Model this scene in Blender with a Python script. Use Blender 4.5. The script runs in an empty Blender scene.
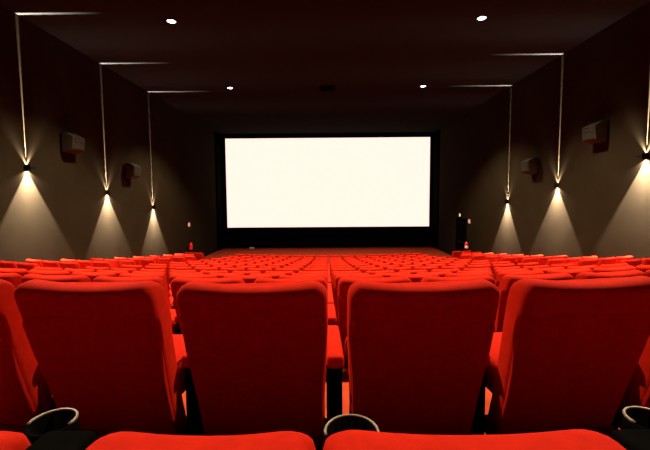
import bpy, bmesh, math, random
from mathutils import Matrix, Vector

random.seed(7)
scene = bpy.context.scene
C = scene.collection

# ------------------------------------------------------------------ camera, world, exposure
EYE = 0.90                                   # eye height over the floor of the viewer's own row
PITCH, YAW, ROLL = math.atan(27 / 370), 2.5 / 370, math.radians(-0.4)
cam = bpy.data.cameras.new('camera')
cam.sensor_fit = 'HORIZONTAL'
cam.sensor_width = 36.0
cam.lens = 36.0 * 370 / 650
cam.clip_start = 0.02
cam.clip_end = 100
cam_o = bpy.data.objects.new('camera', cam)
C.objects.link(cam_o)
cam_o.matrix_world = (Matrix.Translation((0, 0, EYE)) @ Matrix.Rotation(YAW, 4, 'Z')
                      @ Matrix.Rotation(math.pi / 2 - PITCH, 4, 'X') @ Matrix.Rotation(ROLL, 4, 'Z'))
scene.camera = cam_o

world = bpy.data.worlds.new('world')
scene.world = world
world.use_nodes = True
world.node_tree.nodes['Background'].inputs[0].default_value = (0, 0, 0, 1)
world.node_tree.nodes['Background'].inputs[1].default_value = 0.0

vs = scene.view_settings
vs.view_transform = 'Standard'
vs.look = 'None'
vs.exposure = 0.0
vs.gamma = 1.0
vs.use_curve_mapping = False

# light levels
DOWN_W = 5400.0          # each ceiling downlight
SCREEN_L = 1.25           # luminance of the lit screen
SCONCE_UP = 5000.0
SCONCE_DOWN = 330.0
LAMP_COL = (1.0, 0.80, 0.58)
SCONCE_COL = (1.0, 0.87, 0.84)


# ------------------------------------------------------------------ materials
def mat(name, col, rough=0.7, noise=0.0, scale=40.0, bump=0.0, bscale=300.0, metal=0.0, emit=None, spec=0.3,
        sheen=0.0, stretch=(1, 1, 1)):
    m = bpy.data.materials.new(name)
    m.use_nodes = True
    nt = m.node_tree
    b = nt.nodes['Principled BSDF']
    b.inputs['Base Color'].default_value = (*col, 1)
    b.inputs['Roughness'].default_value = rough
    b.inputs['Metallic'].default_value = metal
    b.inputs['Specular IOR Level'].default_value = spec
    if sheen:
        b.inputs['Sheen Weight'].default_value = sheen
        b.inputs['Sheen Roughness'].default_value = 0.4
        b.inputs['Sheen Tint'].default_value = (*[min(1, c * 1.3) for c in col], 1)
    tc = nt.nodes.new('ShaderNodeTexCoord')
    mp = nt.nodes.new('ShaderNodeMapping')
    mp.inputs['Scale'].default_value = stretch
    nt.links.new(tc.outputs['Object'], mp.inputs[0])
    if noise:
        n = nt.nodes.new('ShaderNodeTexNoise')
        n.inputs['Scale'].default_value = scale
        n.inputs['Detail'].default_value = 4
        nt.links.new(mp.outputs[0], n.inputs['Vector'])
        r = nt.nodes.new('ShaderNodeValToRGB')
        r.color_ramp.elements[0].position = 0.3
        r.color_ramp.elements[1].position = 0.7
        r.color_ramp.elements[0].color = (*[c * (1 - noise) for c in col], 1)
        r.color_ramp.elements[1].color = (*[min(1, c * (1 + noise)) for c in col], 1)
        nt.links.new(n.outputs['Fac'], r.inputs[0])
        nt.links.new(r.outputs[0], b.inputs['Base Color'])
    if bump:
        n = nt.nodes.new('ShaderNodeTexNoise')
        n.inputs['Scale'].default_value = bscale
        n.inputs['Detail'].default_value = 2
        nt.links.new(mp.outputs[0], n.inputs['Vector'])
        bp = nt.nodes.new('ShaderNodeBump')
        bp.inputs['Strength'].default_value = bump
        bp.inputs['Distance'].default_value = 0.004
        nt.links.new(n.outputs['Fac'], bp.inputs['Height'])
        nt.links.new(bp.outputs[0], b.inputs['Normal'])
    if emit:
        b.inputs['Emission Color'].default_value = (*emit[0], 1)
        b.inputs['Emission Strength'].default_value = emit[1]
    return m


M = {
    'red': mat('red_upholstery', (0.35, 0.0098, 0.0026), 0.9, noise=0.10, scale=30, bump=0.25, bscale=500, spec=0.03),
    'maroon': mat('red_shell_fabric', (0.345, 0.0085, 0.0036), 0.9, noise=0.10, scale=40, bump=0.2, bscale=500, spec=0.03),
    'beam': mat('seat_beam_paint', (0.10, 0.010, 0.010), 0.6, noise=0.1, scale=20),
    'black': mat('black_plastic', (0.0025, 0.0022, 0.002), 0.8, noise=0.2, scale=20, spec=0.0),
    'rim': mat('rim_highlight_metal', (0.17, 0.13, 0.075), 0.45, noise=0.08, scale=30, spec=0.5),  # beige tone painted for the highlight along the cup lip
    'carpet': mat('red_carpet', (0.30, 0.036, 0.011), 0.95, noise=0.25, scale=6, bump=0.4, bscale=220, spec=0.05),
    'wall': mat('wall_fabric', (0.0145, 0.0107, 0.0056), 0.9, noise=0.10, scale=2.0, bump=0.12, bscale=90, spec=0.0),
    'ceiling': mat('ceiling_paint', (0.0115, 0.0120, 0.0100), 0.9, noise=0.08, scale=1.5, spec=0.0),
    'mask': mat('black_masking_cloth', (0.004, 0.0035, 0.003), 0.95, noise=0.2, scale=3, spec=0.0),
    'metal': mat('dark_metal', (0.006, 0.0055, 0.005), 0.7, noise=0.1, scale=40, spec=0.08),
    'speaker': mat('speaker_case', (0.016, 0.0135, 0.009), 0.7, noise=0.1, scale=15, spec=0.1),
    'grille': mat('speaker_grille', (0.014, 0.012, 0.008), 0.8, noise=0.3, scale=200, spec=0.05),
    'door': mat('black_door', (0.0015, 0.0015, 0.0015), 0.9, noise=0.1, scale=5, spec=0.0),
    'ext': mat('extinguisher_red', (0.60, 0.012, 0.012), 0.3, noise=0.05, scale=10, spec=0.5),
    'white': mat('white_plastic', (0.75, 0.70, 0.62), 0.5, noise=0.04, scale=10),
    'sign': mat('sign_board', (0.75, 0.50, 0.38), 0.5, noise=0.04, scale=10),
    'screen': mat('screen_cloth', (0.75, 0.74, 0.70), 0.9, noise=0.02, scale=1.0, spec=0.0, emit=((1.0, 0.765, 0.655), SCREEN_L)),
    'lamp': mat('downlight_lens', (0.8, 0.8, 0.8), 0.5, noise=0.02, emit=((1.0, 0.86, 0.72), 14.0)),
    'lens': mat('sconce_lens', (0.8, 0.8, 0.8), 0.5, noise=0.02, emit=((1.0, 0.95, 0.88), 6.0)),
    'glow': mat('emergency_lamp_lens', (0.8, 0.75, 0.5), 0.5, noise=0.02, emit=((1.0, 0.80, 0.38), 0.5)),
}


# ------------------------------------------------------------------ helpers
def me_obj(name, me, m, parent=None, smooth=False):
    if m is not None and not me.materials:
        me.materials.append(m)
    if smooth:
        for p in me.polygons:
            p.use_smooth = True
    o = bpy.data.objects.new(name, me)
    C.objects.link(o)
    o.parent = parent
    return o


def pyd(name, v, f, m, parent=None, smooth=False):
    me = bpy.data.meshes.new(name)
    me.from_pydata(v, [], f)
    me.update()
    bm = bmesh.new()
    bm.from_mesh(me)
    bmesh.ops.recalc_face_normals(bm, faces=bm.faces)
    bm.to_mesh(me)
    bm.free()
    return me_obj(name, me, m, parent, smooth)


def from_bm(name, bm, m, parent=None, smooth=False):
    bmesh.ops.recalc_face_normals(bm, faces=bm.faces)
    me = bpy.data.meshes.new(name)
    bm.to_mesh(me)
    bm.free()
    return me_obj(name, me, m, parent, smooth)


def add_box(bm, lo, hi, bev=0.0, seg=2):
    c = [(a + b) / 2 for a, b in zip(lo, hi)]
    s = [abs(b - a) for a, b in zip(lo, hi)]
    r = bmesh.ops.create_cube(bm, size=1.0, matrix=Matrix.Translation(c) @ Matrix.Diagonal((*s, 1)))
    if bev:
        es = list({e for v in r['verts'] for e in v.link_edges})
        bmesh.ops.bevel(bm, geom=es, offset=bev, segments=seg, affect='EDGES', profile=0.5)


def box(name, lo, hi, m, parent=None, bev=0.0, seg=2, smooth=False):
    bm = bmesh.new()
    add_box(bm, lo, hi, bev, seg)
    return from_bm(name, bm, m, parent, smooth)


def loft(name, rings, m, parent=None, smooth=True, cap=True):
    n = len(rings[0])
    v = [p for r in rings for p in r]
    f = []
    for i in range(len(rings) - 1):
        for j in range(n):
            a, b = i * n + j, i * n + (j + 1) % n
            f.append((a, b, b + n, a + n))
    if cap:
        f.append(tuple(range(n)))
        f.append(tuple(range((len(rings) - 1) * n, len(rings) * n)))
    return pyd(name, v, f, m, parent, smooth)


def lathe(name, prof, m, parent=None, seg=24, center=(0, 0, 0), axis='Z', smooth=True):
    rings = []
    for r, z in prof:
        ring = []
        for j in range(seg):
            a = 2 * math.pi * j / seg
            p = (r * math.cos(a), r * math.sin(a), z)
            if axis == 'Y':
                p = (p[0], p[2], p[1])
            if axis == 'X':
                p = (p[2], p[0], p[1])
            ring.append((p[0] + center[0], p[1] + center[1], p[2] + center[2]))
        rings.append(ring)
    return loft(name, rings, m, parent, smooth)


def tube(name, pts, r, m, parent=None, seg=8):
    rings = []
    P = [Vector(p) for p in pts]
    for i, p in enumerate(P):
        t = (P[min(i + 1, len(P) - 1)] - P[max(i - 1, 0)]).normalized()
        u = t.cross(Vector((0.31, 0.2, 0.93)))
        u.normalize()
        w = t.cross(u)
        rings.append([tuple(p + r * (math.cos(2 * math.pi * j / seg) * u + math.sin(2 * math.pi * j / seg) * w)) for j in range(seg)])
    return loft(name, rings, m, parent)


def tag(o, label, cat, group=None):
    o['label'] = label
    o['category'] = cat
    if group:
        o['group'] = group
    return o


def thing(name, label, cat, loc=(0, 0, 0), rz=0.0, group=None):
    o = bpy.data.objects.new(name, None)
    o.empty_display_size = 0.1
    C.objects.link(o)
    o.location = loc
    o.rotation_euler = (0, 0, rz)
    return tag(o, label, cat, group)


def struct(o, label=None, cat=None):
    o['kind'] = 'structure'
    if label:
        tag(o, label, cat)
    return o


def copy_tree(o, parent=None):
    c = o.copy()
    C.objects.link(c)
    c.parent = parent
    for ch in list(o.children):
        copy_tree(ch, c)
    return c


# ------------------------------------------------------------------ the hall: rows, floor, walls, ceiling
HALF_W = 7.3
ROW_PITCH = 1.2
SEAT_PITCH = 0.553
SEAT_H = 0.84
CEIL_Z = EYE + 4.38
DEPTH = 26.2
N_ROWS = 14
TOPS = [0.06, 0.268, 0.516, 0.750, 0.98, 1.19, 1.37, 1.55, 1.72, 1.89, 2.05, 2.21, 2.36, 2.49, 2.60]   # seat tops below the eye


def row_floor(k):
    return EYE - TOPS[k] - SEAT_H


def row_radius(k):
    return min(20.0, 9.0 + 1.6 * k)


def row_y(k, x):
    return ROW_PITCH * k + x * x / (2 * row_radius(k))


def build_floor():
    xs = [-HALF_W + 2 * HALF_W * i / 40 for i in range(41)]
    v, f = [], []

    def line(yf, z):
        i0 = len(v)
        for x in xs:
            v.append((x, yf(x), z))
        return i0

    def strip(a, b):
        for i in range(40):
            f.append((a + i, a + i + 1, b + i + 1, b + i))
    prev = line(lambda x: -3.0, row_floor(0))
    for k in range(1, N_ROWS + 1):
        edge = line(lambda x: row_y(k, x) - 0.11, row_floor(k - 1))
        strip(prev, edge)
        foot = line(lambda x: row_y(k, x) - 0.11, row_floor(k))
        strip(edge, foot)
        prev = foot
    end = line(lambda x: DEPTH, row_floor(N_ROWS))
    strip(prev, end)
    return struct(pyd('floor', v, f, M['carpet']), 'red carpeted floor stepping down in curved rows to the screen', 'floor')


build_floor()
FLOOR_Z = row_floor(N_ROWS)
BOT = FLOOR_Z - 0.2
struct(box('wall_left', (-HALF_W - 0.2, -3.2, BOT), (-HALF_W, DEPTH + 0.2, CEIL_Z), M['wall']), 'dark brown fabric wall left of the seats', 'wall')
wr = struct(box('wall_right', (HALF_W, -3.2, BOT), (HALF_W + 0.2, DEPTH + 0.2, CEIL_Z), M['wall']), 'dark brown fabric wall right of the seats', 'wall')
struct(box('wall_front', (-HALF_W, DEPTH, BOT), (HALF_W, DEPTH + 0.2, CEIL_Z), M['mask']), 'black wall behind the screen', 'wall')
struct(box('wall_back', (-HALF_W, -3.2, BOT), (HALF_W, -3.0, CEIL_Z), M['wall']), 'dark wall behind the last row', 'wall')
struct(box('ceiling', (-HALF_W - 0.2, -3.2, CEIL_Z), (HALF_W + 0.2, DEPTH + 0.2, CEIL_Z + 0.2), M['ceiling']), 'dark brown flat ceiling over the hall', 'ceiling')

# black masking legs beside the screen
SCREEN_Y = 25.6
for i, s in enumerate((-1, 1)):
    v = []
    n = 24
    for z in (FLOOR_Z, CEIL_Z):
        for j in range(n + 1):
            y = 24.3 + 1.85 * j / n
            v.append((s * (HALF_W - 0.05 - 0.03 * math.sin(j * 1.9)), y, z))
    f = [(j, j + 1, j + n + 2, j + n + 1) for j in range(n)]
    o = pyd('trim_%d' % (i + 1), v, f, M['mask'], smooth=True)
    sm = o.modifiers.new('thickness', 'SOLIDIFY')
    sm.thickness = 0.01
    struct(o, 'black pleated drape at the %s edge of the screen' % ('left', 'right')[i], 'drape')

# ------------------------------------------------------------------ the screen
scr = thing('cinema_screen', 'wide blank cream white cinema screen in a black frame', 'screen', (0.04, SCREEN_Y, 0))
SX, SZ0, SZ1 = 6.98, EYE - 2.0, EYE + 4.08
v, f = [], []
for iz in range(7):
    for ix in range(25):
        x = -SX + 2 * SX * ix / 24
        v.append((x, -0.02 + 0.02 * (x / SX) ** 2 * -1, SZ0 + (SZ1 - SZ0) * iz / 6))
for iz in range(6):
    for ix in range(24):
        a = iz * 25 + ix
        f.append((a, a + 1, a + 26, a + 25))
so = pyd('projection_surface', v, f, M['screen'], scr, True)
box('backing', (-SX - 0.12, 0.02, SZ0 - 0.12), (SX + 0.12, 0.08, SZ1 + 0.12), M['mask'], scr)
box('frame_rail', (-SX - 0.14, -0.07, SZ1), (SX + 0.14, 0.08, SZ1 + 0.14), M['mask'], scr, 0.01)
box('frame_rail', (-SX - 0.14, -0.07, SZ0 - 0.14), (SX + 0.14, 0.08, SZ0), M['mask'], scr, 0.01)
for s in (-1, 1):
    a, b = sorted((s * SX, s * (SX + 0.14)))
    box('frame_rail', (a, -0.07, SZ0), (b, 0.08, SZ1), M['mask'], scr, 0.01)

# skirting board under the screen
struct(box('baseboard_front', (-HALF_W + 0.1, SCREEN_Y - 0.1, FLOOR_Z), (HALF_W - 0.1, SCREEN_Y + 0.3, SZ0 - 0.2), M['mask']), 'black apron wall below the screen', 'apron')


# ------------------------------------------------------------------ seats
def sstep(a, b, x):
    t = max(0.0, min(1.0, (x - a) / (b - a)))
    return t * t * (3 - 2 * t)


def rrect(w, y0, y1, r, z, n=5, sad=None):
    """rounded rectangle ring in plan, w wide, from y0 (rear) to y1 (front)"""
    r = min(r, w / 2 - 1e-4, (y1 - y0) / 2 - 1e-4)
    pts = []
    for cx, cy, a0 in ((w / 2 - r, y1 - r, 0), (-w / 2 + r, y1 - r, 90), (-w / 2 + r, y0 + r, 180), (w / 2 - r, y0 + r, 270)):
        for i in range(n):
            a = math.radians(a0 + 90 * i / (n - 1))
            pts.append((cx + r * math.cos(a), cy + r * math.sin(a)))
        # points along the straight long sides so that the top can sag
        if a0 == 0:
            for t in (0.17, 0.33, 0.5, 0.67, 0.83):
                pts.append((w / 2 - r - (w - 2 * r) * t, y1))
        if a0 == 180:
            for t in (0.17, 0.33, 0.5, 0.67, 0.83):
                pts.append((-w / 2 + r + (w - 2 * r) * t, y0))
    return [(x, y, z + (sad(x) if sad else 0.0)) for x, y in pts]


def backrest(parent, H=SEAT_H):
    lean = 0.30
    rings = []
    zs = [0.25, 0.26, 0.36, 0.44, 0.52, 0.60, 0.68, 0.72, 0.75, 0.78, 0.80]
    R = 0.046
    top_flat = H - R

    def prof(z):
        w = 0.448 + 0.034 * sstep(0.30, 0.72, z)
        yr = lean * (H - z)
        t = 0.100 + 0.010 * sstep(0.60, 0.76, z)
        return w, yr, yr + t
    for i, z in enumerate([q for q in zs if q < top_flat - 0.004]):
        w, a, b = prof(z)
        ins = 0.008 if i == 0 else 0.0
        rings.append(rrect(w - 2 * ins, a + ins, b - ins, 0.028, z))
    for p in range(0, 91, 15):
        ph = math.radians(p)
        z = top_flat + R * math.sin(ph)
        w, a, b = prof(top_flat)
        a2 = lean * (H - z)
        b2 = a2 + 0.110
        iw = 0.052 * (1 - math.cos(ph))
        it = 0.050 * (1 - math.cos(ph))
        k = math.sin(ph)
        sad = lambda x, k=k: k * (0.015 * ((min(abs(x), 0.20) / 0.20) ** 2 - 1) + 0.002)
        rings.append(rrect(w - 2 * iw, a2 + it, b2 - it, max(0.006, 0.030 - it * 0.5), z, sad=sad))
    return loft('backrest', rings, M['red'], parent)


def back_panel(parent):
    """upholstered rear shell, proud of the cushion, below the rolled crown"""
    lean = 0.30
    rings = []
    for z, ins, dp in ((0.235, 0.008, 0.002), (0.24, 0.0, 0.005), (0.40, 0, 0.006), (0.50, 0, 0.006), (0.60, 0, 0.005), (0.69, 0.002, 0.004), (0.72, 0.010, 0.001), (0.735, 0.03, -0.004)):
        w = 0.436 + 0.034 * sstep(0.30, 0.72, z) - 2 * ins
        yr = lean * (SEAT_H - z)
        rings.append(rrect(w, yr - dp, yr + 0.03, 0.008, z, n=3))
    return loft('back_panel', rings, M['maroon'], parent)


def cushion(parent, x0=-0.212, x1=0.212, y0=0.17, y1=0.66, ztop=0.465):
    w = x1 - x0
    xc = (x0 + x1) / 2
    rings = []
    sag = lambda x: -0.024 * (1 - (abs(x) / (w / 2)) ** 2) + 0.004
    prof = ((-0.13, 0.03), (-0.125, 0.012), (-0.10, 0.0), (-0.05, 0.0), (-0.025, 0.006), (-0.008, 0.022), (0.0, 0.05), (0.002, 0.10))
    for dz, ins in prof:
        kk = max(0, (dz + 0.05) / 0.05)
        ring = rrect(w - 2 * min(ins, 0.03), y0, y1 - ins, 0.045, ztop + dz, sad=(lambda x, kk=kk: sag(x) * kk) if kk > 0 else None)
        rings.append([(x + xc, y, z) for x, y, z in ring])
    return loft('seat_cushion', rings, M['red'], parent)


def armrest(parent, x, cup=True, pad_mat='red', dy=0.0, top=0.53, wide=0.066, front=0.55, cr=0.80, cx=None, cy=None, cz=None):
    arm = box('armrest', (x - wide / 2, (0.20 if pad_mat == 'red' else 0.30) + dy, top - 0.05), (x + wide / 2, front + dy, top), M[pad_mat], parent, 0.014, 3, True)
    box('arm_panel', (x - 0.026, (0.22 if pad_mat == 'red' else 0.32) + dy, 0.0), (x + 0.026, front - 0.02 + dy, top - 0.045), M['black'], arm, 0.006)
    if cup:
        yc = front + 0.046 * cr + dy
        ct = top - 0.035
        if cx is not None:
            x, yc, ct = cx, cy, cz
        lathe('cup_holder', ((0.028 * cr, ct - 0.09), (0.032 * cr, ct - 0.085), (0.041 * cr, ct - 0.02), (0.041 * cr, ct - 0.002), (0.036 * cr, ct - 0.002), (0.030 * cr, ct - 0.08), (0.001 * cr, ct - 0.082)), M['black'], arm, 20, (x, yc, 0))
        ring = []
        for a in range(15):                       # metal lip, far half only: its highlight put into shape and colour
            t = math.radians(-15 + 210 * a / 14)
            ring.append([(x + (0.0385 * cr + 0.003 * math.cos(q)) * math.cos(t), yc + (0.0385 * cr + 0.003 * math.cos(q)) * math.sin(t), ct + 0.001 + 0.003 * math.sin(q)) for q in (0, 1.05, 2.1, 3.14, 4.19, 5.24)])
        loft('cup_rim_highlight', ring, M['rim'], arm)
    return arm


def make_seat():
    t = thing('cinema_chair', 'x', 'seat')
    backrest(t)
    back_panel(t)
    cushion(t)
    armrest(t, -SEAT_PITCH / 2)
    box('support_beam', (-SEAT_PITCH / 2 + 0.045, 0.17, 0.185), (SEAT_PITCH / 2 - 0.045, 0.29, 0.245), M['beam'], t, 0.006)
    box('foot_post', (-0.03, 0.24, 0.0), (0.03, 0.32, 0.19), M['black'], t, 0.006)
    return t


ORD = ['', 'first', 'second', 'third', 'fourth', 'fifth', 'sixth', 'seventh', 'eighth', 'ninth', 'tenth', 'eleventh',
       'twelfth', 'thirteenth', 'fourteenth']
GAP_X = 0.032
proto = make_seat()
proto_end = copy_tree(proto)              # seat that closes a run: an armrest on its right too
armrest(proto_end, SEAT_PITCH / 2)
used = {}


def place(p, k, x, label, group):
    o = p if p not in used else copy_tree(p)
    used[p] = True
    o.location = (x, row_y(k, x) - 0.085, row_floor(k))
    o.rotation_euler = (0, 0, math.atan(x / row_radius(k)))
    tag(o, label, 'seat', group)


def in_frame(k, x):
    return (abs(x) - 0.30) / (row_y(k, x) + 0.05) < 0.89


for k in range(1, N_ROWS + 1):
    row_words = 'the nearest row of seat backs' if k == 1 else 'the front row' if k == N_ROWS else 'the %s row from the viewer' % ORD[k]
    # centre block: eight seats either side of the centre gap
    cols = [s * n for s in (-1, 1) for n in range(1, 9)]
    cols = sorted(c for c in cols if in_frame(k, GAP_X + (abs(c) - 0.5) * SEAT_PITCH * (1 if c > 0 else -1)))
    for c in cols:
        s = 1 if c > 0 else -1
        x = GAP_X + s * (abs(c) - 0.5) * SEAT_PITCH
        lab = 'red chair in %s, %s %s of the centre gap' % (row_words, ORD[abs(c)], 'left' if s < 0 else 'right')
        place(proto_end if c == cols[-1] else proto, k, x, lab, 'red seats of the centre block')
    # side blocks: two seats a row against each wall, turned to the screen
    if k >= 5:
        for s in (-1, 1):
            side = 'left' if s < 0 else 'right'
            for j in ((0, 1, 2) if k <= 12 else (1, 2)):
                x = s * (5.74 + j * SEAT_PITCH * 0.955)
                if not in_frame(k, x):
                    continue
                lab = 'red chair by the %s wall in %s, %s' % (side, row_words, (('aisle side', 'middle seat', 'wall side') if k <= 12 else ('', 'aisle side', 'wall side'))[j])
                is_right = j == (2 if s > 0 else (0 if k <= 12 else 1))
                place(proto_end if is_right else proto, k, x, lab, 'red seats along the %s wall' % side)


# the viewer's own row: cushions and armrests seen from above at the bottom edge
def near_seat(c, label, x0, x1, arm=None):
    s = 1 if c > 0 else -1
    x = GAP_X + s * (abs(c) - 0.5) * SEAT_PITCH
    t = thing('cinema_chair', label, 'seat', (x, -0.13, row_floor(0)), 0, "red seats of the viewer's own row")
    backrest(t)
    back_panel(t)
    cushion(t, x0 - x, x1 - x, 0.18, 0.79, 0.497)
    box('support_beam', (-SEAT_PITCH / 2 + 0.045, 0.17, 0.185), (SEAT_PITCH / 2 - 0.045, 0.29, 0.245), M['beam'], t, 0.006)
    box('foot_post', (-0.03, 0.24, 0.0), (0.03, 0.32, 0.19), M['black'], t, 0.006)
    if arm is not None:
        armrest(t, arm[0] - x, True, 'black', 0.0, arm[1], arm[2], arm[3], arm[4], arm[5] - x, arm[6], arm[7])
    return t


near_seat(-2, 'cropped red seat at the bottom left corner of the viewer row', -1.04, -0.533)
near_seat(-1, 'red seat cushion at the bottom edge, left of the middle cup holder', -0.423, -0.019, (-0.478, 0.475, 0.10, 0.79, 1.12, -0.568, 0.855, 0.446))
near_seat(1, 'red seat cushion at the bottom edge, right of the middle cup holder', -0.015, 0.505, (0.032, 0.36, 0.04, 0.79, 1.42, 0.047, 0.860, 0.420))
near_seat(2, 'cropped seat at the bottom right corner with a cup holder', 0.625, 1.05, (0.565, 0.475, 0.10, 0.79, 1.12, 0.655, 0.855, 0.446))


# ------------------------------------------------------------------ wall sconces with their own beams
def beam_light(name, parent, loc, rot, power, up):
    L = bpy.data.lights.new(name, 'SPOT')
    L.energy = power
    L.color = SCONCE_COL
    L.spot_size = math.radians(160)
    L.spot_blend = 0.1
    L.shadow_soft_size = 0.0
    L.use_nodes = True
    nt = L.node_tree
    em = nt.nodes['Emission']
    tc = nt.nodes.new('ShaderNodeTexCoord')
    sep = nt.nodes.new('ShaderNodeSeparateXYZ')
    nt.links.new(tc.outputs['Normal'], sep.inputs[0])

    def mth(op, a, b=None, clamp=False):
        n = nt.nodes.new('ShaderNodeMath')
        n.operation = op
        n.use_clamp = clamp
        for i, q in enumerate((a, b)):
            if q is None:
                continue
            if isinstance(q, (int, float)):
                n.inputs[i].default_value = q
            else:
                nt.links.new(q, n.inputs[i])
        return n.outputs[0]
    az = mth('MAXIMUM', mth('ABSOLUTE', sep.outputs[2]), 0.02)
    tx = mth('DIVIDE', mth('ABSOLUTE', sep.outputs[0]), az)      # away from the wall
    ty = mth('DIVIDE', mth('ABSOLUTE', sep.outputs[1]), az)      # along the wall
    if up:
        blade = mth('SUBTRACT', 1.0, mth('DIVIDE', mth('SUBTRACT', ty, 0.006), 0.012), True)
        fall = mth('DIVIDE', 1.0, mth('ADD', mth('MULTIPLY', tx, tx), 0.10))
        fall = mth('MULTIPLY', fall, mth('SUBTRACT', 1.0, mth('DIVIDE', tx, 0.55), True))
        main = mth('MULTIPLY', blade, fall)
        lobe = mth('SUBTRACT', 1.0, mth('DIVIDE', mth('ABSOLUTE', mth('SUBTRACT', ty, 0.55)), 0.4), True)
        spill = mth('MULTIPLY', lobe, 0.06)
    else:
        edge = mth('SUBTRACT', 1.0, mth('DIVIDE', mth('SUBTRACT', ty, 0.60), 0.09), True)
        fall = mth('DIVIDE', 1.0, mth('ADD', mth('MULTIPLY', tx, tx), 0.02))
        core = mth('ADD', 0.8, mth('MULTIPLY', 0.2, mth('SUBTRACT', 1.0, mth('DIVIDE', ty, 0.6), True)))
        main = mth('MULTIPLY', mth('MULTIPLY', edge, fall), core)
        spill = mth('MULTIPLY', mth('SUBTRACT', 1.0, mth('DIVIDE', ty, 2.6), True), 0.8)
    nt.links.new(mth('ADD', main, spill), em.inputs['Strength'])
    o = bpy.data.objects.new(name, L)
    C.objects.link(o)
    o.parent = parent
    o.location = loc
    o.rotation_euler = rot
    return o


def sconce(x, y, z, label):
    s = -1 if x > 0 else 1                        # direction out of the wall
    t = thing('wall_sconce', label, 'wall lamp', (x, y, z), 0, 'up and down wall sconces')
    box('back_plate', (min(0, s * 0.02), -0.06, -0.06), (max(0, s * 0.02), 0.06, 0.06), M['metal'], t, 0.004)
    a, b = sorted((s * 0.015, s * 0.165))
    # hollow rectangular body: four side walls
    bm = bmesh.new()
    add_box(bm, (a, -0.085, -0.06), (b, -0.075, 0.06), 0.002)
    add_box(bm, (a, 0.075, -0.06), (b, 0.085, 0.06), 0.002)
    add_box(bm, (a, -0.075, -0.06), (a + 0.01, 0.075, 0.06))
    add_box(bm, (b - 0.01, -0.075, -0.06), (b, 0.075, 0.06))
    add_box(bm, (a, -0.075, -0.012), (b, 0.075, 0.012))
    from_bm('lamp_housing', bm, M['metal'], t)
    lathe('lens', ((0.05, -0.018), (0.055, -0.024), (0.05, -0.03), (0.02, -0.036), (0.001, -0.037)), M['lens'], t, 16, (s * 0.09, 0, 0))
    bm = bmesh.new()
    add_box(bm, (s * 0.09 - 0.04, -0.006, 0.014), (s * 0.09 + 0.04, 0.006, 0.024))
    from_bm('slit_lens', bm, M['lens'], t)
    beam_light('upward_beam', t, (s * 0.09, 0, 0.062), (math.pi, 0, 0), SCONCE_UP, True)
    beam_light('downward_beam', t, (s * 0.09, 0, -0.062), (0, 0, 0), SCONCE_DOWN, False)


for i, (y, dz) in enumerate(((9.02, 0.78), (12.25, 0.23), (15.45, -0.33))):
    sconce(-HALF_W, y, EYE + dz, 'black up-and-down sconce on the left wall, %s' % ('nearest the viewer', 'the middle of three', 'farthest, nearest the screen')[i])
for i, (y, dz) in enumerate(((8.60, 0.90), (11.82, 0.35), (15.04, -0.20))):
    sconce(HALF_W, y, EYE + dz, 'black up-and-down sconce on the right wall, %s' % ('cut by the frame edge', 'the middle of three', 'farthest, nearest the screen')[i])


# ------------------------------------------------------------------ surround speakers
def wall_speaker(x, y, z, label):
    s = 1 if x < 0 else -1
    t = thing('wall_speaker', label, 'speaker', (x, y, z), 0, 'surround speakers on the side walls')
    # cabinet: sloping upper face, raked front, cut in towards the wall below
    def P(u, yy, w):
        return (s * (0.06 + u), yy, w)
    prof = ((0.0, 0.27), (0.13, 0.27), (0.33, 0.15), (0.30, -0.20), (0.16, -0.27), (0.0, -0.27))
    cab = loft('cabinet', [[P(u, yy, w) for u, w in prof] for yy in (-0.25, 0.25)], M['speaker'], t, False)
    bv = cab.modifiers.new('bevel', 'BEVEL')
    bv.width = 0.012
    bv.segments = 2

    def F(t_, yy, out):                          # point on the raked front: t_ 0 at its top edge, 1 at its bottom
        return P(0.33 - 0.03 * t_ + out, yy, 0.15 - 0.35 * t_)
    g0 = [F(0.42, -0.22, 0), F(0.42, 0.22, 0), F(0.96, 0.22, 0), F(0.96, -0.22, 0)]
    g1 = [F(0.44, -0.21, 0.015), F(0.44, 0.21, 0.015), F(0.94, 0.21, 0.015), F(0.94, -0.21, 0.015)]
    loft('grille', [g0, g1], M['grille'], t, False)
    rim2 = [F(0.04, -0.2, 0), F(0.04, 0.2, 0), F(0.38, 0.2, 0), F(0.38, -0.2, 0)]
    rim = [F(0.04, -0.2, 0.012), F(0.04, 0.2, 0.012), F(0.38, 0.2, 0.012), F(0.38, -0.2, 0.012)]
    inn = [F(0.07, -0.18, 0.012), F(0.07, 0.18, 0.012), F(0.35, 0.18, 0.012), F(0.35, -0.18, 0.012)]
    thr = [F(0.16, -0.07, 0.002), F(0.16, 0.07, 0.002), F(0.27, 0.07, 0.002), F(0.27, -0.07, 0.002)]
    loft('horn', [rim2, rim, inn, thr], M['grille'], t, False)
    # bracket: wall plate and two arms
    a, b = sorted((0, s * 0.025))
    br = box('bracket_plate', (a, -0.15, -0.24), (b, 0.15, 0.24), M['metal'], t, 0.004)
    for yy in (-0.11, 0.11):
        tube('bracket_arm', [(s * 0.02, yy, 0.0), P(0.01, yy, 0.0)], 0.016, M['metal'], br)


wall_speaker(-HALF_W, 10.43, EYE + 1.58, 'boxy surround speaker high on the left wall, between the nearest two sconces')
wall_speaker(-HALF_W, 13.59, EYE + 1.04, 'boxy surround speaker on the left wall, nearer the screen')
wall_speaker(HALF_W, 9.99, EYE + 1.68, 'boxy surround speaker high on the right wall, nearest the frame edge')
wall_speaker(HALF_W, 13.14, EYE + 1.07, 'boxy surround speaker on the right wall, nearer the screen')


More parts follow.
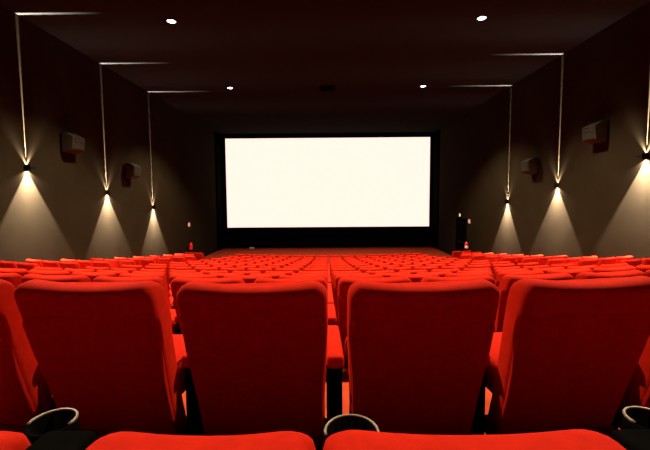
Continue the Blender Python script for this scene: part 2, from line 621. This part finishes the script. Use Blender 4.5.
# ------------------------------------------------------------------ ceiling downlights and vent
def downlight(x, y, label):
    t = thing('ceiling_downlight', label, 'ceiling lamp', (x, y, CEIL_Z), 0, 'round ceiling downlights')
    lathe('trim_ring', ((0.10, 0.0), (0.135, 0.0), (0.135, -0.012), (0.125, -0.018), (0.105, -0.014), (0.10, 0.0)), M['metal'], t, 24)
    lathe('lens', ((0.001, -0.004), (0.10, -0.004), (0.085, -0.010), (0.06, -0.013), (0.001, -0.014)), M['lamp'], t, 24)
    L = bpy.data.lights.new('downlight', 'SPOT')
    L.energy = DOWN_W
    L.color = LAMP_COL
    L.spot_size = math.radians(118)
    L.spot_blend = 0.5
    L.shadow_soft_size = 0.09
    o = bpy.data.objects.new('downlight_beam', L)
    C.objects.link(o)
    o.parent = t
    o.location = (0, 0, -0.03)


for y, w in ((3.9, 'almost overhead'), (9.45, 'nearer the viewer'), (15.0, 'nearer the screen')):
    for s in (-1, 1):
        downlight(s * 3.82, y, 'round bright ceiling downlight on the %s side, %s' % ('left' if s < 0 else 'right', w))

v_t = thing('ceiling_vent', 'small square black vent in the middle of the ceiling', 'vent', (0.02, 15.1, CEIL_Z))
for lo, hi in (((-0.3, -0.3), (0.3, -0.25)), ((-0.3, 0.25), (0.3, 0.3)), ((-0.3, -0.25), (-0.25, 0.25)), ((0.25, -0.25), (0.3, 0.25))):
    box('vent_frame', (*lo, -0.05), (*hi, 0.0), M['black'], v_t, 0.004)
for i in range(6):
    yy = -0.2 + i * 0.08
    box('slat', (-0.25, yy - 0.022, -0.035), (0.25, yy + 0.022, -0.022), M['black'], v_t)

# ------------------------------------------------------------------ side exit, signs, extinguishers
dy0, dy1, dz1 = 19.4, 20.85, EYE - 1.15
d = struct(box('door_1', (HALF_W - 0.03, dy0 + 0.06, FLOOR_Z + 0.01), (HALF_W, dy1 - 0.06, dz1 - 0.06), M['door'], None, 0.004), 'black exit door in the right wall near the screen', 'door')
fr = box('door_frame', (HALF_W - 0.06, dy0, FLOOR_Z), (HALF_W, dy0 + 0.06, dz1), M['door'], d)
box('door_frame', (HALF_W - 0.06, dy1 - 0.06, FLOOR_Z), (HALF_W, dy1, dz1), M['door'], d)
box('door_frame', (HALF_W - 0.06, dy0, dz1 - 0.06), (HALF_W, dy1, dz1), M['door'], d)
tube('door_handle', [(HALF_W - 0.03, 19.65, FLOOR_Z + 1.0), (HALF_W - 0.08, 19.65, FLOOR_Z + 1.0), (HALF_W - 0.08, 20.5, FLOOR_Z + 1.0), (HALF_W - 0.03, 20.5, FLOOR_Z + 1.0)], 0.015, M['metal'], d)

em = thing('emergency_light', 'small yellowish emergency light above the black exit door', 'lamp', (HALF_W, 20.2, EYE - 0.98))
box('housing', (-0.08, -0.16, -0.09), (0.0, 0.16, 0.09), M['metal'], em, 0.01)
box('lens', (-0.10, -0.11, -0.08), (-0.075, 0.07, 0.08), M['glow'], em, 0.01)


def wall_sign(x, y, z, label):
    s = 1 if x < 0 else -1
    a, b = sorted((0, s * 0.015))
    o = thing('wall_sign', label, 'sign', (x, y, z), 0, 'small signs above the extinguishers')
    box('board', (a, -0.13, -0.11), (b, 0.13, 0.11), M['sign'], o, 0.003)
    a, b = sorted((s * 0.015, s * 0.018))
    box('border', (a, -0.11, -0.09), (b, 0.11, -0.075), M['ext'], o)


wall_sign(-HALF_W, 19.4, EYE - 1.35, 'small pale sign on the left wall above the extinguisher')
wall_sign(HALF_W, 19.05, EYE - 1.24, 'small pinkish sign on the right wall beside the exit door')


def extinguisher(x, y, z, label, lab_white):
    s = 1 if x < 0 else -1
    t = thing('fire_extinguisher', label, 'extinguisher', (x + s * 0.13, y, z), 0, 'red fire extinguishers on the side walls')
    lathe('cylinder', ((0.02, 0.0), (0.085, 0.01), (0.095, 0.04), (0.095, 0.28), (0.08, 0.34), (0.035, 0.37), (0.03, 0.39), (0.001, 0.39)), M['ext'], t, 20)
    lathe('valve', ((0.03, 0.385), (0.03, 0.42), (0.02, 0.44), (0.001, 0.44)), M['black'], t, 12)
    box('lever', (-0.015, -0.11, 0.43), (0.015, 0.04, 0.455), M['black'], t, 0.004)
    tube('hose', [(0, -0.02, 0.42), (0.0, -0.10, 0.39), (0.0, -0.13, 0.30), (0.0, -0.12, 0.18)], 0.012, M['black'], t)
    if lab_white:
        ring = []
        for z2 in (0.06, 0.20):
            ring.append([(0.0965 * math.cos(a), 0.0965 * math.sin(a), z2) for a in [math.radians(180 + 15 * q) for q in range(0, 9)]])
        n = 9
        vv = ring[0] + ring[1]
        pyd('paper_label', vv, [(i, i + 1, i + 1 + n, i + n) for i in range(n - 1)], M['white'], t, True)
    a, b = sorted((-s * 0.13, -s * 0.09))
    box('wall_bracket', (a, -0.05, 0.18), (b, 0.05, 0.24), M['black'], t)


extinguisher(-HALF_W, 19.2, EYE - 2.66, 'red fire extinguisher on the left wall near the screen', False)
extinguisher(HALF_W, 19.0, EYE - 2.68, 'red fire extinguisher with white label beside the exit door', True)

fl = thing('small_box', 'tiny pale box on the carpet under the screen, left of centre', 'box', (-5.2, 25.2, FLOOR_Z))
box('case', (-0.15, -0.1, 0.0), (0.15, 0.1, 0.10), M['white'], fl, 0.02)
box('cover', (-0.12, -0.108, 0.02), (0.12, -0.1, 0.08), M['white'], fl, 0.003)
